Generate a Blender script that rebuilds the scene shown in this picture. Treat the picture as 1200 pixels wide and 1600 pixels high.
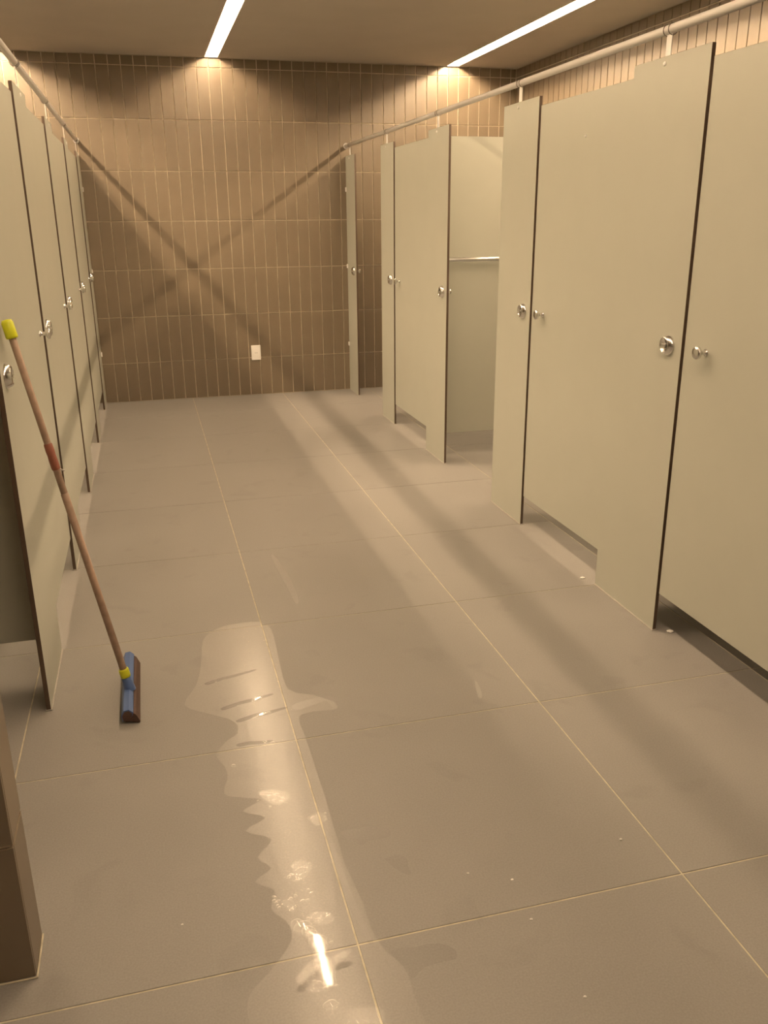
import bpy, bmesh, math, random
from mathutils import Vector, Matrix, noise

for o in list(bpy.data.objects):
    bpy.data.objects.remove(o, do_unlink=True)
scene = bpy.context.scene
col = scene.collection
random.seed(7)

# ------------------------------------------------------------------ camera, world, exposure
S = 1.5                                   # metres per camera height unit
F_PX, PITCH, YAW, ROLL = 1346.773, math.radians(18.800), math.radians(14.891), math.radians(-0.472)
cam_pos = Vector((0, 0, S))
_f = Vector((math.sin(YAW)*math.cos(PITCH), math.cos(YAW)*math.cos(PITCH), -math.sin(PITCH)))
_r = Vector((math.cos(YAW), -math.sin(YAW), 0))
_u = _r.cross(_f)
cr, sr = math.cos(ROLL), math.sin(ROLL)
_r, _u = cr*_r + sr*_u, -sr*_r + cr*_u
cam_data = bpy.data.cameras.new('camera')
cam_data.sensor_fit = 'VERTICAL'
cam_data.sensor_height = 36.0
cam_data.lens = F_PX/1600*36.0
cam_data.clip_start = 0.02
cam = bpy.data.objects.new('camera', cam_data)
col.objects.link(cam)
m = Matrix((( _r.x, _u.x, -_f.x, 0), (_r.y, _u.y, -_f.y, 0), (_r.z, _u.z, -_f.z, S), (0, 0, 0, 1)))
cam.matrix_world = m
scene.camera = cam

world = bpy.data.worlds.new('world')
scene.world = world
world.use_nodes = True
world.node_tree.nodes['Background'].inputs[0].default_value = (0.02, 0.016, 0.012, 1)
world.node_tree.nodes['Background'].inputs[1].default_value = 1.0

scene.view_settings.view_transform = 'Standard'
scene.view_settings.look = 'None'
scene.view_settings.gamma = 1.0
scene.view_settings.use_curve_mapping = False
scene.view_settings.exposure = 0.0
LAMP, LAMP_MID = 415.0, 195.0              # radiance of the strip diffusers: over the cubicles, over the aisle
LAMP_COL = (1.0, 0.715, 0.44)

def floor_px(px, py):
    """a photo pixel on the floor -> point on the floor (metres)"""
    d = _f + _r*((px-600)/F_PX) - _u*((py-800)/F_PX)
    t = -S/d.z
    return cam_pos + d*t

# ------------------------------------------------------------------ main dimensions (metres)
XR, XL = 1.169*S, -0.280*S                # aisle faces of the two cubicle rows
WR, WL = 2.20*S, -1.31*S                  # side walls behind the cubicles
YB, YF = 5.19*S, -1.5*S                   # back wall, wall behind the photographer
HC = 1.818*S                              # ceiling
PT = 0.0093*S                             # board thickness
H_PIL, H_DOOR, Z_DOOR = 1.338*S, 1.312*S, 0.104*S
Z_LOCK = 0.715*S
TILE = 0.5355*S

# ------------------------------------------------------------------ materials
def mat(name):
    mt = bpy.data.materials.new(name)
    mt.use_nodes = True
    nt = mt.node_tree
    return mt, nt, nt.nodes['Principled BSDF']

def N(nt, kind, **kw):
    n = nt.nodes.new(kind)
    for k, v in kw.items():
        setattr(n, k, v)
    return n

def simple(name, colr, rough=0.5, metal=0.0, var=0.0, scale=20.0, bump=0.0, rvar=0.0, perobj=0.0):
    mt, nt, b = mat(name)
    b.inputs['Base Color'].default_value = (*colr, 1)
    b.inputs['Roughness'].default_value = rough
    b.inputs['Metallic'].default_value = metal
    if var or bump or rvar or perobj:
        geo = N(nt, 'ShaderNodeNewGeometry')
        nz = N(nt, 'ShaderNodeTexNoise')
        nz.inputs['Scale'].default_value = scale
        nz.inputs['Detail'].default_value = 5
        nt.links.new(geo.outputs['Position'], nz.inputs['Vector'])
        if var or perobj:
            mr = N(nt, 'ShaderNodeMapRange')
            mr.inputs['From Min'].default_value = 0.3
            mr.inputs['From Max'].default_value = 0.7
            mr.inputs['To Min'].default_value = 1-var
            mr.inputs['To Max'].default_value = 1+var
            nt.links.new(nz.outputs['Fac'], mr.inputs['Value'])
            val = mr.outputs['Result']
            if perobj:
                oi = N(nt, 'ShaderNodeObjectInfo')
                m2 = N(nt, 'ShaderNodeMapRange')
                m2.inputs['To Min'].default_value = 1-perobj
                m2.inputs['To Max'].default_value = 1+perobj
                nt.links.new(oi.outputs['Random'], m2.inputs['Value'])
                mm = N(nt, 'ShaderNodeMath', operation='MULTIPLY')
                nt.links.new(val, mm.inputs[0])
                nt.links.new(m2.outputs['Result'], mm.inputs[1])
                val = mm.outputs[0]
            vm = N(nt, 'ShaderNodeVectorMath', operation='SCALE')
            vm.inputs[0].default_value = colr
            nt.links.new(val, vm.inputs['Scale'])
            nt.links.new(vm.outputs[0], b.inputs['Base Color'])
        if rvar:
            m3 = N(nt, 'ShaderNodeMapRange')
            m3.inputs['From Min'].default_value = 0.3
            m3.inputs['From Max'].default_value = 0.7
            m3.inputs['To Min'].default_value = rough-rvar
            m3.inputs['To Max'].default_value = rough+rvar
            nt.links.new(nz.outputs['Fac'], m3.inputs['Value'])
            nt.links.new(m3.outputs['Result'], b.inputs['Roughness'])
        if bump:
            bp = N(nt, 'ShaderNodeBump')
            bp.inputs['Strength'].default_value = bump
            bp.inputs['Distance'].default_value = 0.002
            nt.links.new(nz.outputs['Fac'], bp.inputs['Height'])
            nt.links.new(bp.outputs['Normal'], b.inputs['Normal'])
    return mt

def floor_material():
    mt, nt, b = mat('grey_porcelain')
    geo = N(nt, 'ShaderNodeNewGeometry')
    fine = N(nt, 'ShaderNodeTexNoise'); fine.inputs['Scale'].default_value = 220; fine.inputs['Detail'].default_value = 3
    big = N(nt, 'ShaderNodeTexNoise'); big.inputs['Scale'].default_value = 2.2; big.inputs['Detail'].default_value = 6
    damp = N(nt, 'ShaderNodeTexNoise'); damp.inputs['Scale'].default_value = 5.5; damp.inputs['Detail'].default_value = 7; damp.inputs['Distortion'].default_value = 0.6
    for n in (fine, big, damp):
        nt.links.new(geo.outputs['Position'], n.inputs['Vector'])
    r1 = N(nt, 'ShaderNodeMapRange'); r1.inputs[1].default_value = .3; r1.inputs[2].default_value = .7; r1.inputs[3].default_value = .93; r1.inputs[4].default_value = 1.07
    nt.links.new(fine.outputs['Fac'], r1.inputs[0])
    r2 = N(nt, 'ShaderNodeMapRange'); r2.inputs[1].default_value = .3; r2.inputs[2].default_value = .7; r2.inputs[3].default_value = .95; r2.inputs[4].default_value = 1.05
    nt.links.new(big.outputs['Fac'], r2.inputs[0])
    mm = N(nt, 'ShaderNodeMath', operation='MULTIPLY')
    nt.links.new(r1.outputs[0], mm.inputs[0]); nt.links.new(r2.outputs[0], mm.inputs[1])
    # drying damp blots: darker, with shapes of their own
    r3 = N(nt, 'ShaderNodeMapRange'); r3.inputs[1].default_value = .60; r3.inputs[2].default_value = .68; r3.inputs[3].default_value = 1.0; r3.inputs[4].default_value = .94
    nt.links.new(damp.outputs['Fac'], r3.inputs[0])
    m2 = N(nt, 'ShaderNodeMath', operation='MULTIPLY')
    nt.links.new(mm.outputs[0], m2.inputs[0]); nt.links.new(r3.outputs[0], m2.inputs[1])
    vm = N(nt, 'ShaderNodeVectorMath', operation='SCALE'); vm.inputs[0].default_value = FLOOR_COL
    nt.links.new(m2.outputs[0], vm.inputs['Scale'])
    nt.links.new(vm.outputs[0], b.inputs['Base Color'])
    r4 = N(nt, 'ShaderNodeMapRange'); r4.inputs[1].default_value = .3; r4.inputs[2].default_value = .7; r4.inputs[3].default_value = .40; r4.inputs[4].default_value = .50
    nt.links.new(big.outputs['Fac'], r4.inputs[0])
    nt.links.new(r4.outputs[0], b.inputs['Roughness'])
    bp = N(nt, 'ShaderNodeBump'); bp.inputs['Strength'].default_value = .12; bp.inputs['Distance'].default_value = .0006
    nt.links.new(fine.outputs['Fac'], bp.inputs['Height']); nt.links.new(bp.outputs[0], b.inputs['Normal'])
    return mt

def water_material(name, rough, wave, clear=1.0, nscale=45):
    """thin film: mostly clear, mirrors by the Fresnel law of water"""
    mt = bpy.data.materials.new(name); mt.use_nodes = True
    nt = mt.node_tree; nt.nodes.clear()
    out = N(nt, 'ShaderNodeOutputMaterial'); mix = N(nt, 'ShaderNodeAddShader')
    tr = N(nt, 'ShaderNodeBsdfTransparent'); tr.inputs[0].default_value = (clear, clear, clear, 1)
    gl = N(nt, 'ShaderNodeBsdfGlossy'); gl.inputs['Roughness'].default_value = rough
    fr = N(nt, 'ShaderNodeFresnel'); fr.inputs[0].default_value = 1.35
    geo = N(nt, 'ShaderNodeNewGeometry')
    nz = N(nt, 'ShaderNodeTexNoise'); nz.inputs['Scale'].default_value = nscale; nz.inputs['Detail'].default_value = 4
    nt.links.new(geo.outputs['Position'], nz.inputs['Vector'])
    bp = N(nt, 'ShaderNodeBump'); bp.inputs['Strength'].default_value = wave; bp.inputs['Distance'].default_value = .002
    nt.links.new(nz.outputs['Fac'], bp.inputs['Height'])
    nt.links.new(bp.outputs[0], gl.inputs['Normal'])
    nt.links.new(fr.outputs[0], gl.inputs['Color']); nt.links.new(tr.outputs[0], mix.inputs[0]); nt.links.new(gl.outputs[0], mix.inputs[1])
    nt.links.new(mix.outputs[0], out.inputs[0])
    return mt

FLOOR_COL = (.305, .297, .287)
M = {}
M['laminate'] = simple('pale_laminate', (.45, .46, .405), .38, var=.015, scale=6)
M['core'] = simple('dark_phenolic_core', (.085, .056, .038), .5)
M['floor'] = floor_material()
M['floor_grout'] = simple('cream_grout', (.56, .52, .41), .8, var=.2, scale=30)
M['tile'] = simple('taupe_wall_tile', (.178, .141, .098), .36, var=.04, scale=9, perobj=.03, bump=.02)
M['wall_grout'] = simple('pale_wall_grout', (.62, .55, .43), .85, var=.1, scale=25)
M['ceiling'] = simple('ceiling_paint', (.50, .46, .42), .8, var=.03, scale=3)
M['plain_wall'] = simple('plain_wall_paint', (.45, .42, .38), .7)
M['steel'] = simple('brushed_steel', (.70, .70, .70), .30, 1.0)
M['chrome'] = simple('polished_chrome', (.78, .77, .76), .20, 1.0)
M['rail'] = simple('off_white_rail', (.72, .70, .68), .35)
M['wire'] = simple('dark_wire', (.16, .14, .12), .4, .6)
M['white'] = simple('white_plastic', (.88, .87, .85), .35)
M['seal'] = simple('white_sealant', (.44, .42, .39), .45, var=.1, scale=60)
M['housing'] = simple('satin_aluminium', (.45, .44, .43), .5)
M['wood'] = simple('worn_wood', (.33, .235, .18), .6, var=.15, scale=40)
M['tape'] = simple('red_brown_tape', (.24, .085, .055), .5, var=.1, scale=50)
M['yellow'] = simple('lime_yellow_plastic', (.62, .66, .02), .4)
M['blue'] = simple('blue_plastic', (.085, .15, .36), .38)
M['foam'] = simple('brown_rubber', (.075, .042, .033), .7, var=.15, scale=80)
M['dark'] = simple('dark_slot', (.03, .028, .026), .6)
M['film'] = water_material('water_film', .19, .3)
M['damp'] = water_material('damp_film', .30, .1, .89)
M['ripple'] = water_material('rippled_water', .07, 1.0, 1.0, 75)
M['dark_reflection'] = water_material('dark_reflection_film', .30, .1, .78)  # grey tint stands in for the dark reflection in smooth water
M['bead'] = water_material('water_bead_surface', .05, .02)
def lamp_material(name, strength):
    mt = bpy.data.materials.new(name); mt.use_nodes = True
    nt = mt.node_tree; nt.nodes.clear()
    out = N(nt, 'ShaderNodeOutputMaterial'); e = N(nt, 'ShaderNodeEmission')
    e.inputs[0].default_value = (*LAMP_COL, 1); e.inputs[1].default_value = strength
    nt.links.new(e.outputs[0], out.inputs[0])
    return mt
M['lamp'] = lamp_material('lit_diffuser', LAMP)
M['lamp_mid'] = lamp_material('lit_diffuser_aisle', LAMP_MID)

# ------------------------------------------------------------------ mesh helpers
def box(bm, lo, hi, bevel=0.0, seg=1, mi=0):
    lo, hi = [min(a, b) for a, b in zip(lo, hi)], [max(a, b) for a, b in zip(lo, hi)]
    vs = [bm.verts.new((x, y, z)) for z in (lo[2], hi[2]) for y in (lo[1], hi[1]) for x in (lo[0], hi[0])]
    fs = []
    for q in ((0, 2, 3, 1), (4, 5, 7, 6), (0, 1, 5, 4), (2, 6, 7, 3), (0, 4, 6, 2), (1, 3, 7, 5)):
        f = bm.faces.new([vs[i] for i in q]); f.material_index = mi; fs.append(f)
    if bevel:
        es = list({e for f in fs for e in f.edges})
        bmesh.ops.bevel(bm, geom=es, offset=bevel, segments=seg, affect='EDGES', profile=.5)
    return fs

def frame_of(a, b):
    d = (Vector(b)-Vector(a)).normalized()
    h = Vector((0, 0, 1)) if abs(d.z) < .9 else Vector((1, 0, 0))
    x = d.cross(h).normalized(); y = d.cross(x).normalized()
    return d, x, y

def lathe(bm, a, axis, prof, seg=24, mi=0):
    """profile of (radius, distance along the axis) revolved about the axis through a"""
    a = Vector(a); d, x, y = frame_of((0, 0, 0), axis)
    rings = []
    for r, t in prof:
        if r < 1e-6:
            rings.append([bm.verts.new(a+d*t)])
        else:
            rings.append([bm.verts.new(a+d*t+(x*math.cos(2*math.pi*i/seg)+y*math.sin(2*math.pi*i/seg))*r) for i in range(seg)])
    for p, q in zip(rings, rings[1:]):
        for i in range(seg):
            j = (i+1) % seg
            if len(p) == 1 and len(q) == 1: continue
            if len(p) == 1: f = bm.faces.new((p[0], q[j], q[i]))
            elif len(q) == 1: f = bm.faces.new((p[i], p[j], q[0]))
            else: f = bm.faces.new((p[i], p[j], q[j], q[i]))
            f.smooth = True; f.material_index = mi
    return rings

def rod(bm, a, b, r, seg=16, r2=None):
    L = (Vector(b)-Vector(a)).length
    r2 = r if r2 is None else r2
    c = min(r, r2)*.15
    lathe(bm, a, Vector(b)-Vector(a), [(0, 0), (r-c, 0), (r, c), (r2, L-c), (r2-c, L), (0, L)], seg)

def torus(bm, c, axis, R, r, seg=20, ms=8):
    d, x, y = frame_of((0, 0, 0), axis); c = Vector(c)
    rings = []
    for i in range(seg):
        t = 2*math.pi*i/seg; e = x*math.cos(t)+y*math.sin(t)
        rings.append([bm.verts.new(c+e*(R+r*math.cos(2*math.pi*k/ms))+d*(r*math.sin(2*math.pi*k/ms))) for k in range(ms)])
    for i in range(seg):
        for k in range(ms):
            f = bm.faces.new((rings[i][k], rings[(i+1) % seg][k], rings[(i+1) % seg][(k+1) % ms], rings[i][(k+1) % ms])); f.smooth = True

def obj(name, bm, mats, parent=None, loc=None):
    """link a bmesh as ONE object; world coordinates are kept when it is parented"""
    if isinstance(bm, bmesh.types.BMesh):
        bmesh.ops.recalc_face_normals(bm, faces=bm.faces)
        me = bpy.data.meshes.new(name); bm.to_mesh(me); bm.free()
        for q in (mats if isinstance(mats, (list, tuple)) else [mats]):
            me.materials.append(M[q])
    else:
        me = bm
    o = bpy.data.objects.new(name, me); col.objects.link(o)
    if loc is not None: o.location = loc
    if parent is not None:
        o.parent = parent
        w = Matrix.Identity(4); p = parent
        base = Vector((0, 0, 0))
        while p is not None:
            base += p.location; p = p.parent
        o.location = Vector(o.location)-base
    return o

def thing(name, label, cat, loc, group=None):
    o = bpy.data.objects.new(name, None); col.objects.link(o)
    o.location = loc; o.empty_display_size = .1
    return tag(o, label, cat, group)

def tag(o, label, cat, group=None):
    o['label'] = label; o['category'] = cat; o['kind'] = 'thing'
    if group: o['group'] = group
    return o

def struct(o, label=None):
    o['kind'] = 'structure'
    if label: o['label'] = label
    return o

def NB(): return bmesh.new()

# ------------------------------------------------------------------ floor: slab of grout, porcelain tiles laid on it
bm = NB(); box(bm, (WL-.1, YF-.1, -.12), (WR+.1, YB+.1, -.0016))
floor = struct(obj('floor', bm, 'floor_grout'), 'grey porcelain tiled floor with thin cream grout, partly wet')
mesh_cache = {}
def tile_mesh(name, dims, material, bev):
    """box of the given size standing on its origin corner; alike pieces share it"""
    key = (name, material, tuple(round(d, 4) for d in dims))
    if key not in mesh_cache:
        b = NB(); box(b, (0, 0, 0), dims, bev)
        bmesh.ops.recalc_face_normals(b, faces=b.faces)
        me = bpy.data.meshes.new(name); b.to_mesh(me); b.free(); me.materials.append(M[material])
        mesh_cache[key] = me
    return mesh_cache[key]

def cuts(lo, hi, phase, step):
    k = math.floor((lo-phase)/step)
    out = [lo]
    v = phase+(k+1)*step
    while v < hi-1e-4:
        if v-out[-1] > .012: out.append(v)
        v += step
    out.append(hi)
    return out

G = .0022                                   # half a floor joint
fx, fy = cuts(WL, WR, .2115*S, TILE), cuts(YF, YB, .963*S, .5405*S)
for x0, x1 in zip(fx, fx[1:]):
    for y0, y1 in zip(fy, fy[1:]):
        d = (x1-x0-2*G, y1-y0-2*G, .0096)
        obj('floor_tile', tile_mesh('floor_tile', d, 'floor', .0007), None, floor, (x0+G, y0+G, -.0096))

# ------------------------------------------------------------------ walls
TW, TH, ROW0, COL0 = .0644*S, .258*S, .222*S, 0.0
WG, TT = .0038, .007
COLPH = -0.151*S                   # phase of the vertical joints
bm = NB(); box(bm, (WL-.1, YB+.0066, -.05), (WR+.1, YB+.13, HC+.05))
wall_back = struct(obj('wall_back', bm, 'wall_grout'), 'end wall of tall narrow taupe tiles with pale grout')
rows = cuts(0, HC, ROW0, TH)
cols_ = cuts(WL, WR, COLPH, TW)
rest = NB(); n_ind = 0
for x0, x1 in zip(cols_, cols_[1:]):
    for z0, z1 in zip(rows, rows[1:]):
        d = (x1-x0-2*WG, TT, z1-z0-2*WG)
        xm, zm = (x0+x1)/2/S, (z0+z1)/2/S
        seen = (-.30 < xm < 1.55) or (-.62 < xm <= -.30 and zm > 1.25) or (1.55 <= xm < 2.25 and zm > 1.1)
        p = (x0+WG, YB, z0+WG)
        if seen and n_ind < 300:
            obj('wall_tile', tile_mesh('wall_tile', d, 'tile', .0008), None, wall_back, p); n_ind += 1
        else:
            box(rest, p, (p[0]+d[0], p[1]+d[1], p[2]+d[2]))
o = obj('wall_tile_field', rest, 'tile', wall_back); o['kind'] = 'stuff'

def side_wall(name, label, X, sgn, ylo, yhi):
    b = NB(); box(b, (X+sgn*.0066, ylo, -.05), (X+sgn*.13, yhi, HC+.05))
    w = struct(obj(name, b, 'wall_grout'), label)
    b = NB()
    for y0, y1 in zip(*(lambda c: (c, c[1:]))(cuts(ylo, yhi, YB, TW))):
        for z0, z1 in zip(rows, rows[1:]):
            box(b, (X, y0+WG, z0+WG), (X+sgn*TT, y1-WG, z1-WG))
    t = obj('wall_tile_field', b, 'tile', w); t['kind'] = 'stuff'
    return w
side_wall('wall_right', 'taupe tiled wall behind the right cubicles', WR, 1, YF, YB)
side_wall('wall_left', 'taupe tiled wall behind the left cubicles', WL, -1, YF, YB)
bm = NB(); box(bm, (WL-.1, YF-.12, -.05), (WR+.1, YF, HC+.05))
struct(obj('wall_front', bm, 'plain_wall'), 'plain wall at the entrance end')
# ceiling with three recessed slots for the light strips
SLOT_X = (-.652*S, .4445*S, 1.80*S)
SLOT_W, SLOT_Y1 = .035*S, YB-.025
SLOT_Y0 = (1.95*S, -1.25*S, 1.85*S)
bm = NB(); xa = WL-.1
for X, sy0 in zip(SLOT_X, SLOT_Y0):
    box(bm, (xa, YF-.1, HC), (X-SLOT_W, YB+.13, HC+.12))
    box(bm, (X-SLOT_W, YF-.1, HC), (X+SLOT_W, sy0, HC+.12)); box(bm, (X-SLOT_W, SLOT_Y1, HC), (X+SLOT_W, YB+.13, HC+.12))
    xa = X+SLOT_W
box(bm, (xa, YF-.1, HC), (WR+.1, YB+.13, HC+.12))
struct(obj('ceiling', bm, 'ceiling'), 'flat painted ceiling with three long light slots')

# short tiled cross wall that closes the left row at the entrance, its end facing the aisle
EX, EY0, EY1 = -.235*S, 1.027*S, 1.106*S
bm = NB(); box(bm, (WL, EY0+.0066, -.05), (EX-.0066, EY1-.0066, HC+.02))
wall_entry = struct(obj('wall_entry', bm, 'wall_grout'), 'short tiled cross wall at the near end of the left cubicles')
rest = NB()
ecols = cuts(WL, EX, EX, TW*2)
for x0, x1 in zip(ecols, ecols[1:]):
    for z0, z1 in zip(rows, rows[1:]):
        for face, yy in ((0, EY0), (1, EY1-TT)):
            g0 = WG; g1 = 0.0005 if abs(x1-EX) < 1e-5 else WG
            d = (x1-x0-g0-g1, TT, z1-z0-2*WG); p = (x0+g0, yy, z0+WG)
            if face == 0 and x1 > EX-.25*S:
                obj('wall_tile', tile_mesh('wall_tile', d, 'tile', .0008), None, wall_entry, p)
            else:
                box(rest, p, (p[0]+d[0], p[1]+d[1], p[2]+d[2]))
for z0, z1 in zip(rows, rows[1:]):
    d = (TT, EY1-EY0-2*TT-.0016, z1-z0-2*WG); p = (EX-TT, EY0+TT+.0008, z0+WG)
    obj('wall_tile', tile_mesh('wall_tile', d, 'tile', .0008), None, wall_entry, p)
o = obj('wall_tile_field', rest, 'tile', wall_entry); o['kind'] = 'stuff'
bm = NB()
box(bm, (WL, EY0-.004, 0), (EX+.004, EY0, .004), .0012); box(bm, (EX, EY0-.004, 0), (EX+.004, EY1, .004), .0012)
obj('base_joint', bm, 'floor_grout', wall_entry)

# ------------------------------------------------------------------ strip lights on the ceiling
def strip(k, label, lamp='lamp'):
    X = SLOT_X[k]
    rad, e = .0058*S, .0006
    y0, y1, a = SLOT_Y0[k]+e, SLOT_Y1-e, SLOT_W-e
    zc, zt = HC+.0185*S, HC+.030*S
    t = thing('strip_light', label, 'strip light', (X, (y0+y1)/2, HC), 'ceiling light strips')
    b = NB()                                              # white channel set into the slot
    box(b, (X-a, y0, zt), (X+a, y1, zt+.004)); box(b, (X-a, y0, HC+.0005), (X-a+.002, y1, zt)); box(b, (X+a-.002, y0, HC+.0005), (X+a, y1, zt))
    box(b, (X-a+.002, y0, HC+.0005), (X+a-.002, y0+.002, zt)); box(b, (X-a+.002, y1-.002, HC+.0005), (X+a-.002, y1, zt))
    obj('channel', b, 'housing', t)
    b = NB(); L = y1-y0-.012
    lathe(b, (X, y0+.006, zc), (0, 1, 0), [(0, 0), (rad*.8, .001), (rad, .006), (rad, L-.006), (rad*.8, L-.001), (0, L)], 14); obj('tube', b, lamp, t)
strip(1, 'glowing ceiling light strip along the middle of the aisle', 'lamp_mid')
strip(2, 'glowing ceiling light strip above the right-hand cubicles')
strip(0, 'glowing ceiling light strip above the left-hand cubicles')

# ------------------------------------------------------------------ support rails above the cubicle fronts
RR = .0095*S
def rail(X, z, label):
    t = thing('support_rail', label, 'rail', (X, YB, z), 'overhead support rails')
    b = NB(); lathe(b, (X, YF+.02, z), (0, 1, 0), [(0, 0), (RR, 0), (RR, YB-YF-.026), (0, YB-YF-.026)], 20); obj('tube', b, 'rail', t)
    b = NB(); lathe(b, (X, YB-.012, z), (0, 1, 0), [(RR+.0005, 0), (RR+.008, .002), (RR+.010, .0115), (RR+.0005, .0115)], 20); obj('wall_flange', b, 'rail', t)
ZR, ZLr = 1.392*S, 1.404*S
rail(XR+PT/2, ZR, 'long off-white overhead rail above the right-hand cubicle doors')
rail(XL-PT/2, ZLr, 'long off-white overhead rail above the left-hand cubicle doors')

# ------------------------------------------------------------------ cubicle pilasters with locks and rail hangers
def two_tone(b, sgn):
    """faces across the board thickness are laminate, its edges dark core"""
    b.normal_update()
    for f in b.faces:
        f.material_index = 0 if abs(f.normal.x) > .8 else 1

def pilaster(side, y0, y1, label, lock=True, clips=False):
    X, sg, zr = (XR, 1, ZR) if side == 'R' else (XL, -1, ZLr)
    ym = (y0+y1)/2
    t = thing('cubicle_pilaster', label, 'panel', (X+sg*PT/2, ym, 0), 'fixed pilasters of the cubicle rows')
    b = NB(); box(b, (X, y0, .004), (X+sg*PT, y1, H_PIL), .0007); two_tone(b, sg)
    obj('board', b, ['laminate', 'core'], t)
    b = NB(); box(b, (X-sg*.004, y0-.002, 0), (X+sg*(PT+.004), y1, .0046), .0015); obj('sealant_bead', b, 'seal', t)
    # hanger: plate from the board top to the rail, two wire hoops round the rail, one screw
    hy, hw = (y0+ym)/2+.02*S if y1-y0 > .3*S*.9 else ym, .0105*S
    hy = y0+.56*(y1-y0)
    h = NB(); box(h, (X+sg*(PT/2-.0015), hy-hw, H_PIL), (X+sg*(PT/2+.0015), hy+hw, zr-RR-.0015), .0004); hg = obj('hanger_plate', h, 'white', t)
    for k in (-1, 1):
        h = NB(); torus(h, (X+sg*PT/2, hy+k*hw*.95, zr-.0015), (0, 1, 0), RR+.0034, .0014); obj('wire_hoop', h, 'wire', hg)
    h = NB(); lathe(h, (X-sg*.0, hy+.004, H_PIL-.022), (-sg, 0, 0), [(.0075, 0), (.0075, .002), (.005, .0042), (0, .0046)], 14); obj('screw_head', h, 'white', hg)
    if lock:
        ly = y0+.053*S
        h = NB(); lathe(h, (X, ly, Z_LOCK), (-sg, 0, 0), [(.0375, 0), (.0375, .004), (.0345, .0085), (.030, .017), (.027, .0195), (.0235, .0205), (.0225, .0185), (0, .0185)], 32)
        r = obj('lock_rosette', h, 'chrome', t)
        h = NB(); box(h, (X-sg*.0183, ly-.012, Z_LOCK-.0045), (X-sg*.0200, ly+.012, Z_LOCK+.0045), .0008); obj('indicator_slot', h, 'steel', r)
        h = NB(); lathe(h, (X+sg*PT, ly, Z_LOCK), (sg, 0, 0), [(.022, 0), (.022, .006), (.009, .008), (.009, .024), (.017, .027), (.018, .036), (.014, .040), (0, .041)], 24)
        obj('thumb_turn', h, 'chrome', t)
    if clips:
        for z in (1.16*S, .735*S, .28*S):
            h = NB(); box(h, (X-sg*.009, y1-.026, z-.018), (X, y1, z+.018), .003, 2); obj('wall_clip', h, 'white', t)
    return t

RN = [1.741*S, 2.576*S, 3.386*S, 4.172*S, 4.966*S]
RFA = [2.045*S, 2.845*S, 3.642*S, 4.406*S, YB-.001]
LN = [1.757*S, 2.573*S, 3.382*S, 4.198*S, 4.975*S]
LFA = [2.045*S, 2.845*S, 3.642*S, 4.406*S, YB-.001]
RLAB = ['widest-looking pale pilaster panel right of the aisle, nearest the camera, with round lock',
        'tall pale pilaster panel on the near side of the open right-hand cubicle doorway',
        'pale pilaster panel on the far side of the open right-hand cubicle doorway',
        'narrow-looking pale pilaster panel just before the dark far doorway on the right',
        'narrowest pale pilaster strip fixed to the tiled end wall on the right']
LLAB = ['near left pilaster panel with black edge that the squeegee handle leans on',
        'left pilaster panel second from the camera, just beyond the squeegee',
        'left pilaster panel third from the camera',
        'left pilaster panel second from the tiled end wall',
        'left pilaster strip fixed to the tiled end wall']
for i in range(5):
    pilaster('R', RN[i], RFA[i], RLAB[i], clips=(i == 4))
    pilaster('L', LN[i], LFA[i], LLAB[i], clips=(i == 4))
R0 = (.925*S, 1.205*S)
pilaster('R', R0[0], R0[1], 'right pilaster panel beside the photographer, past the edge of the frame')

# ------------------------------------------------------------------ cubicle doors
def door(side, ya, yb, label, cap=None):
    """ya: hinge side (near), yb: latch side (far)"""
    X, sg = (XR, 1) if side == 'R' else (XL, -1)
    X = X+sg*.007
    ya, yb = ya+.002, yb-.007
    t = thing('cubicle_door_leaf', label, 'door', (X+sg*PT/2, (ya+yb)/2, Z_DOOR), 'closed cubicle doors')
    b = NB(); box(b, (X, ya, Z_DOOR), (X+sg*PT, yb, H_DOOR), .0007); two_tone(b, sg); obj('door_panel', b, ['laminate', 'core'], t)
    ky, kz = yb-.082*S, Z_LOCK+.002
    h = NB(); lathe(h, (X, ky, kz), (-sg, 0, 0), [(.012, 0), (.012, .003), (.0075, .005), (.0075, .020), (.0155, .027), (.0205, .030), (.0215, .036), (.0205, .0395), (.012, .0415), (0, .042)], 28)
    obj('knob', h, 'chrome', t)
    for z in (.32*S, 1.14*S):                  # gravity hinges on the cubicle side
        h = NB(); rod(h, (X+sg*(PT+.008), ya+.008, z-.03), (X+sg*(PT+.008), ya+.008, z+.03), .0075, 12); obj('hinge_barrel', h, 'steel', t)
    if cap:
        h = NB(); lathe(h, (X, cap[0], cap[1]), (-sg, 0, 0), [(.006, 0), (.006, .0015), (.004, .003), (0, .0034)], 12); obj('screw_cap', h, 'white', t)
    return t
door('R', R0[1], RN[0], 'pale cubicle door at the right edge of the picture, cut by the frame')
door('R', RFA[0], RN[1], 'large pale cubicle door on the right between the two nearest pilasters', cap=(2.28*S, 1.205*S))
door('R', RFA[2], RN[3], 'pale cubicle door on the right between the open doorway and the far dark doorway')
door('L', LFA[0], LN[1], 'closed left cubicle door nearest the camera, just behind the squeegee handle')
door('L', LFA[1], LN[2], 'second closed left cubicle door from the camera')
door('L', LFA[2], LN[3], 'third closed left cubicle door from the camera')
door('L', LFA[3], LN[4], 'left cubicle door nearest the tiled end wall')

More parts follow.
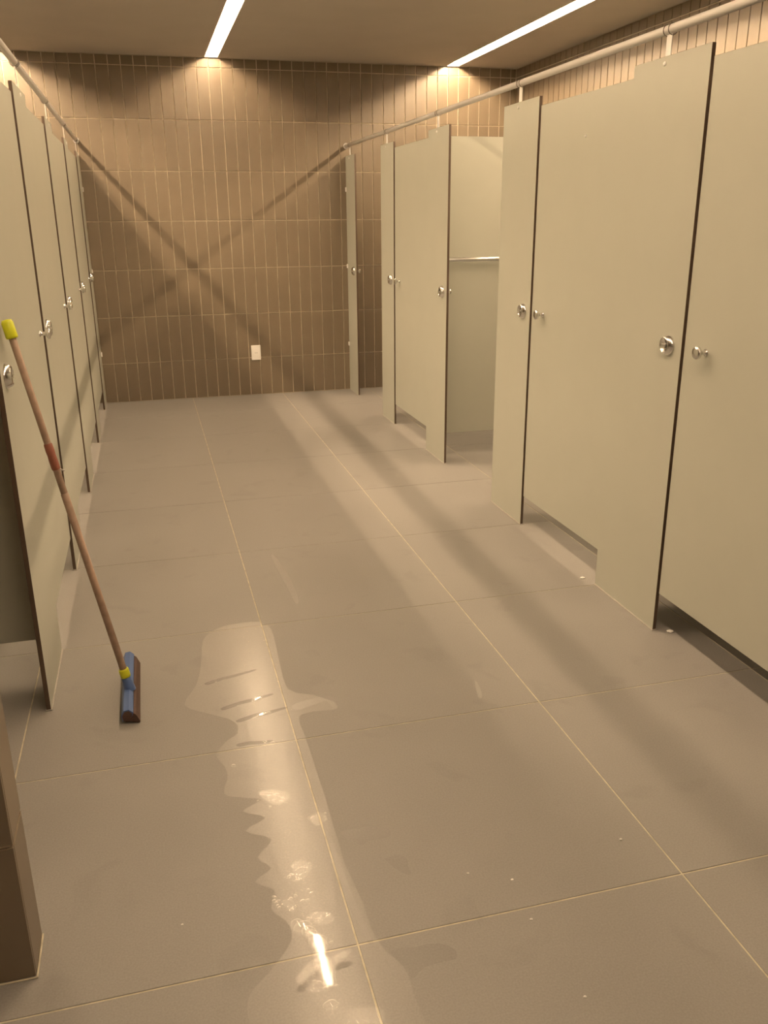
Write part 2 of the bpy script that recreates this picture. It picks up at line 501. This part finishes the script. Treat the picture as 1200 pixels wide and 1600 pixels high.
# ------------------------------------------------------------------ partitions between the cubicles
def partition(side, y, label):
    X, sg, W = (XR, 1, WR) if side == 'R' else (XL, -1, WL)
    t = thing('cubicle_partition', label, 'panel', (X+sg*(PT+.3), y, Z_DOOR), 'partitions between cubicles')
    b = NB(); box(b, (X+sg*(PT+.001), y-PT/2, Z_DOOR+.003), (W-sg*.001, y+PT/2, 1.306*S), .0007)
    b.normal_update()
    for f in b.faces: f.material_index = 0 if abs(f.normal.y) > .8 else 1
    obj('board', b, ['laminate', 'core'], t)
    for z in (.3*S, 1.15*S):
        h = NB(); box(h, (W-sg*.001, y+PT/2, z-.02), (W-sg*.03, y+PT/2+.004, z+.02), .001); obj('wall_bracket', h, 'steel', t)
    return t
PR = [1.90*S, 2.71*S, 3.50*S, 4.29*S]
PLAB_R = ['partition behind the nearest right pilaster', 'partition behind the second right pilaster',
          'shaded partition seen through the open doorway on the right, carrying a bar', 'partition behind the fourth right pilaster']
PLAB_L = ['dark shaded partition at the left edge, inside the open near-left cubicle', 'partition behind the second left pilaster',
          'partition behind the third left pilaster', 'partition behind the fourth left pilaster']
for i in range(4):
    partition('R', PR[i], PLAB_R[i]); partition('L', PR[i], PLAB_L[i])

# rail on the partition inside the open cubicle
t = thing('grab_bar', 'shiny horizontal bar on the partition inside the open right cubicle', 'bar', (1.45*S, PR[2]-PT/2, .839*S))
b = NB(); ax0, ax1 = XR+.03, XR+.62
yb_ = PR[2]-PT/2-.045
rod(b, (ax0, yb_, .839*S), (ax1, yb_, .839*S), .013, 20); obj('tube', b, 'steel', t)
for x in (ax0+.013, ax1-.013):
    b = NB(); rod(b, (x, yb_, .839*S), (x, PR[2]-PT/2-.004, .839*S), .011, 16); arm = obj('arm', b, 'steel', t)
    b = NB(); lathe(b, (x, PR[2]-PT/2, .839*S), (0, -1, 0), [(.028, 0), (.028, .003), (.022, .006), (.011, .007)], 20); obj('flange', b, 'steel', arm)

# ------------------------------------------------------------------ socket plate on the end wall
cx, cz = .599*S, .25*S
t = thing('wall_socket', 'small white plastic socket plate low on the tiled end wall', 'socket', (cx, YB, cz))
w_, h_ = .0275*S, .0435*S
b = NB(); box(b, (cx-w_, YB-.010, cz-h_), (cx+w_, YB, cz+h_), .004, 2); obj('cover_plate', b, 'white', t)
b = NB(); box(b, (cx-w_*.55, YB-.0125, cz-h_*.6), (cx+w_*.55, YB-.010, cz+h_*.6), .001); ins = obj('insert', b, 'white', t)
b = NB()
for k in (-1, 1): box(b, (cx+k*.007-.0013, YB-.0128, cz-.006), (cx+k*.007+.0013, YB-.0125, cz+.006))
obj('slots', b, 'dark', ins)

# ------------------------------------------------------------------ squeegee leaning on the near left pilaster
A = Vector((-.1175*S, 1.758*S, .072))                     # socket, on the head
B = Vector((XL+.020, 1.833*S, .818*S))                   # top end, touching the board
d_ = (B-A).normalized(); LL = (B-A).length
t = thing('squeegee', 'blue floor squeegee with wooden handle and yellow ends, leaning on the left pilaster', 'squeegee', (A.x, A.y, 0))
P = lambda s: A+d_*s
b = NB(); rod(b, P(.03), P(LL*.55), .0115, 16); obj('lower_handle', b, 'wood', t)
b = NB(); rod(b, P(LL*.55), P(LL-.03), .0105, 16); obj('upper_handle', b, 'wood', t)
b = NB(); s0, s1 = LL*.615, LL*.685
lathe(b, P(s0), d_, [(.0116, 0), (.0130, .004), (.0132, .03), (.0124, .045), (.0132, .06), (.0128, s1-s0-.004), (.0116, s1-s0)], 16); obj('tape_wrap', b, 'tape', t)
dd, xx, yy = frame_of(A, B)
b = NB(); e0 = P(s0+.012)+Vector((.012, -.004, 0)); box(b, (-.001, -.002, -.010), (.020, .002, -.006), .0006)
bmesh.ops.rotate(b, verts=b.verts, cent=(0, 0, 0), matrix=Matrix.Rotation(.5, 3, 'Y')); bmesh.ops.translate(b, verts=b.verts, vec=e0)
obj('tape_end', b, 'seal', t)
b = NB(); lathe(b, P(LL-.052), d_, [(.0112, 0), (.0165, .001), (.0175, .006), (.0170, .046), (.0135, .054), (0, .056)], 16); obj('end_cap', b, 'yellow', t)
b = NB(); lathe(b, P(.012), d_, [(.0105, 0), (.0160, .001), (.0165, .012), (.0165, .026), (.0150, .030), (.0112, .031)], 16); obj('collar', b, 'yellow', t)
# head: a long blue channel with the rubber strip folded out towards the aisle
hy0, hy1 = 1.658*S, 1.925*S
def prism(bm_, pts, y0, y1):
    va = [bm_.verts.new((x, y0, z)) for x, z in pts]; vb = [bm_.verts.new((x, y1, z)) for x, z in pts]
    n = len(pts)
    bm_.faces.new(va); bm_.faces.new(vb[::-1])
    for i in range(n): bm_.faces.new((va[i], vb[i], vb[(i+1) % n], va[(i+1) % n]))
HX = -.1175*S
b = NB(); prism(b, [(HX-.018, .010), (HX-.020, .030), (HX-.012, .046), (HX+.004, .049), (HX+.016, .038), (HX+.020, .024), (HX+.006, .010)], hy0, hy1)
head = obj('head', b, 'blue', t)
b = NB(); prism(b, [(HX+.004, .012), (HX+.018, .036), (HX+.025, .030), (HX+.036, .004), (HX+.033, .0004), (HX+.012, .006)], hy0-.003, hy1-.012); obj('rubber_blade', b, 'foam', head)
b = NB(); prism(b, [(HX-.015, .012), (HX-.017, .030), (HX-.010, .043), (HX+.003, .045), (HX+.014, .035), (HX+.006, .012)], hy0-.0035, hy0-.0003); obj('end_plate', b, 'foam', head)
b = NB(); lathe(b, P(-.036), d_, [(.019, 0), (.018, .012), (.0155, .034), (.0150, .049), (.0112, .050)], 16); obj('socket', b, 'blue', t)
b = NB(); prism(b, [(HX-.010, .001), (HX-.010, .012), (HX+.006, .012), (HX+.006, .0005)], hy0+.01, hy1-.01); obj('foot_strip', b, 'foam', head)

# ------------------------------------------------------------------ water left on the floor
def smooth_loop(pts, n=3, jag=.006):
    pts = [Vector((p.x, p.y, 0)) for p in pts]
    out = []
    k = len(pts)
    for i in range(k):
        p0, p1, p2, p3 = pts[i-1], pts[i], pts[(i+1) % k], pts[(i+2) % k]
        for j in range(n):
            s = j/n
            q = .5*((2*p1)+(-p0+p2)*s+(2*p0-5*p1+4*p2-p3)*s*s+(-p0+3*p1-3*p2+p3)*s**3)
            w = noise.noise_vector(q*26)*jag
            out.append(Vector((q.x+w.x, q.y+w.y, 0)))
    return out

def film(loops, z):
    b = NB(); edges = []
    for lp in loops:
        vs = [b.verts.new((p.x, p.y, z)) for p in lp]
        for i in range(len(vs)): edges.append(b.edges.new((vs[i], vs[(i+1) % len(vs)])))
    bmesh.ops.triangle_fill(b, edges=edges, use_beauty=True, use_dissolve=False)
    for f in b.faces:
        if f.normal.z < 0: f.normal_flip()
    return b

PX = lambda L: [floor_px(*p) for p in L]
outer = PX([(318, 1000), (340, 982), (372, 974), (404, 972), (424, 984), (436, 1030), (450, 1076), (490, 1086), (520, 1096), (526, 1108), (490, 1112), (468, 1122),
            (480, 1160), (500, 1220), (522, 1290), (540, 1350), (566, 1410), (590, 1470), (630, 1510), (650, 1560), (670, 1640), (560, 1680), (430, 1660), (388, 1590), (394, 1550),
            (420, 1520), (444, 1490), (456, 1462), (446, 1440), (424, 1420), (430, 1392), (398, 1378), (424, 1356), (402, 1340), (424, 1312), (384, 1298),
            (416, 1278), (380, 1268), (408, 1250), (376, 1246), (350, 1240), (356, 1206), (338, 1182), (352, 1160),
            (372, 1146), (366, 1128), (330, 1116), (288, 1102), (306, 1072), (314, 1040)])
def slit(p, q, w):
    a, c = floor_px(*p), floor_px(*q); dv = (c-a).normalized(); nn = Vector((-dv.y, dv.x, 0))*w
    return [a-dv*w, a+nn*.8, a+(c-a)*.35+nn*1.2, a+(c-a)*.7+nn*.8, c+nn*.5, c+dv*w*.5, c-nn*.5, a+(c-a)*.6-nn*.9, a+(c-a)*.3-nn*.6, a-nn]
MARKS = [((324, 1068), (398, 1047), .010), ((350, 1107), (424, 1085), .011), ((374, 1126), (446, 1106), .011), ((374, 1164), (424, 1158), .010)]
holes = [slit(*m_) for m_ in MARKS]+[slit((470, 1545), (496, 1522), .010), slit((526, 1512), (548, 1506), .009)]
bm = film([smooth_loop(outer, 3, .0035)]+[smooth_loop(h, 2, .0015) for h in holes], .0006)
puddle = tag(obj('puddle', bm, 'film'), 'shiny streaky puddle of water in the middle of the floor', 'puddle')

def bead(px, py, rx, ry, hgt, ang=0.0, flat=False):
    c = floor_px(px, py); b = NB(); rings = []
    n, mrings = 16, 5
    for j in range(mrings):
        rr_, zz = ((1, 0), (.95, .55), (.88, .9), (.78 if flat else .6, 1 if flat else 1.08), (.05, 1 if flat else 1.14))[j]
        ring = []
        for i in range(n):
            th = 2*math.pi*i/n
            wob = 1+.18*noise.noise(Vector((math.cos(th)*1.3+px, math.sin(th)*1.3+py, 0)))
            x, y = math.cos(th)*rx*rr_*wob, math.sin(th)*ry*rr_*wob
            ring.append(b.verts.new((c.x+x*math.cos(ang)-y*math.sin(ang), c.y+x*math.sin(ang)+y*math.cos(ang), .0004+hgt*zz)))
        rings.append(ring)
    for p_, q_ in zip(rings, rings[1:]):
        for i in range(n):
            f = b.faces.new((p_[i], p_[(i+1) % n], q_[(i+1) % n], q_[i])); f.smooth = True
    f = b.faces.new(rings[-1]); f.smooth = True
    if flat:
        for f in b.faces:
            if min(v.co.z for v in f.verts) > .0004+hgt*.98: f.smooth = False
    return obj('water_bead', b, 'bead', puddle)

for (p_, q_, w) in MARKS:                                # smooth ridges of water left by the squeegee strokes
    a_, c_ = floor_px(*p_), floor_px(*q_)
    bead((p_[0]+q_[0])/2, (p_[1]+q_[1])/2, (c_-a_).length*.48, w*.8, .0009, math.atan2(c_.y-a_.y, c_.x-a_.x), True)
for (x, y, w) in ((426, 1161, .006), (397, 1094, .006), (365, 1197, .005), (420, 1114, .005)):
    bead(x, y, w*1.25, .008, .0018, .25)
chain = [(466, 1446), (474, 1450), (483, 1457), (490, 1464), (496, 1472), (499, 1482), (501, 1494), (504, 1507), (508, 1518), (513, 1532)]
for i, (x, y) in enumerate(chain):
    bead(x, y, .016+.006*(i % 3 == 1), .020, .0024, .35, i > 3)
bead(517, 1571, .016, .012, .003)
bead(510, 1512, .014, .040, .0016, .2, True); bead(497, 1470, .014, .034, .0016, .45, True)
for i in range(46):                                      # froth and droplets along the wet edge
    g = random.choice([(468, 1365, 14, 18), (470, 1400, 20, 16), (480, 1430, 30, 14), (505, 1535, 18, 16), (530, 1490, 26, 10), (430, 1410, 8, 10), (500, 1278, 14, 6), (430, 1245, 20, 10)])
    bead(random.gauss(g[0], g[2]*.6), random.gauss(g[1], g[3]*.6), random.uniform(.0025, .006), random.uniform(.0025, .006), random.uniform(.0012, .0024), random.uniform(0, 3))

for pts in ([(456, 1352), (470, 1344), (484, 1354), (480, 1370), (466, 1374)], [(440, 1408), (456, 1404), (462, 1420), (450, 1426)], [(484, 1428), (508, 1424), (524, 1436), (506, 1446), (492, 1442)],
            [(462, 1530), (480, 1512), (500, 1498), (530, 1490), (552, 1484), (546, 1498), (524, 1512), (514, 1540), (498, 1552), (476, 1544)],
            [(404, 1240), (430, 1234), (452, 1242), (440, 1256), (420, 1254)], [(478, 1278), (500, 1270), (508, 1280), (494, 1290)],
            [(540, 1580), (570, 1572), (600, 1580), (590, 1610), (550, 1612)]):   # water still stirred up by the squeegee
    obj('ripples', film([smooth_loop(PX(pts), 3, .008)], .0008), 'ripple', puddle)
for m_ in MARKS:                                         # darkened stroke under each wet ridge, tinted to imitate the dark wall it mirrors
    obj('dark_reflection_stroke', film([smooth_loop(slit(*m_), 2, .001)], .0003), 'dark_reflection', puddle)
def small_puddle(pts, label, name='damp_patch', m='damp', jag=.012):
    b = film([smooth_loop(PX(pts), 3, jag)], .0005)
    return tag(obj(name, b, m), label, 'puddle' if m == 'film' else 'damp patch')
small_puddle([(606, 1490), (650, 1478), (700, 1476), (708, 1500), (664, 1510), (646, 1532), (616, 1524)], 'broad damp blot right of the long joint, close to the photo bottom edge')
small_puddle([(742, 1066), (747, 1068), (753, 1084), (752, 1091), (747, 1088)], 'tiny splash of water on the right-hand tiles, apart from the puddle', 'puddle', 'bead', .001)
small_puddle([(530, 1302), (552, 1296), (572, 1290), (596, 1292), (612, 1306), (592, 1312), (572, 1314), (556, 1322)], 'dark damp spot just right of the long joint, mid-puddle')
small_puddle([(602, 1340), (622, 1336), (636, 1350), (642, 1368), (624, 1364), (608, 1354)], 'smaller damp spot below the other one, right of the long joint')
small_puddle([(505, 1284), (514, 1300), (530, 1340), (556, 1410), (582, 1466), (574, 1472), (548, 1424), (524, 1360), (508, 1316)], 'long dark damp streak hugging the joint beside the puddle', jag=.002)
small_puddle([(424, 866), (436, 876), (452, 900), (467, 936), (461, 942), (444, 908), (430, 884)], 'thin curved wet streak on the floor beyond the puddle', jag=.002)
small_puddle([(458, 1101), (488, 1092), (516, 1087), (528, 1100), (520, 1108), (510, 1096), (486, 1103), (462, 1110)], 'hooked dark wet stroke crossing the long joint at the head of the puddle', jag=.001)

# pale crumbs of sealant and paper on the floor
def crumb(px, py, size, label, group=None):
    c = floor_px(px, py); b = NB()
    bmesh.ops.create_icosphere(b, subdivisions=1, radius=1)
    for v in b.verts:
        k = 1+.35*noise.noise(v.co*2.1+Vector((px, py, 0)))
        v.co = Vector((v.co.x*size*k*1.3, v.co.y*size*k, v.co.z*size*.45*k))
    z0 = min(v.co.z for v in b.verts)
    bmesh.ops.translate(b, verts=b.verts, vec=(c.x, c.y, -z0))
    return tag(obj('crumb', b, 'white'), label, 'crumb', group)
for x, y, sz, lb in ((800, 1375, .0032, 'tiny pale crumb just above the front cross joint'), (830, 1437, .0034, 'tiny pale crumb just below the front cross joint'),
                     (970, 1312, .0036, 'tiny pale crumb left of the right-hand long joint'), (731, 1365, .003, 'tiny pale crumb right of the two damp spots'),
                     (285, 1445, .0026, 'tiny pale crumb on the floor left of the puddle'), (914, 1558, .003, 'tiny pale crumb nearest the bottom edge of the photo')):
    crumb(x, y, sz, lb, 'crumbs on the floor')
crumb(1047, 988, .011, 'pale flattened scrap on the floor beside the nearest right pilaster')
crumb(910, 904, .009, 'pale flattened scrap at the far foot of the nearest right pilaster')
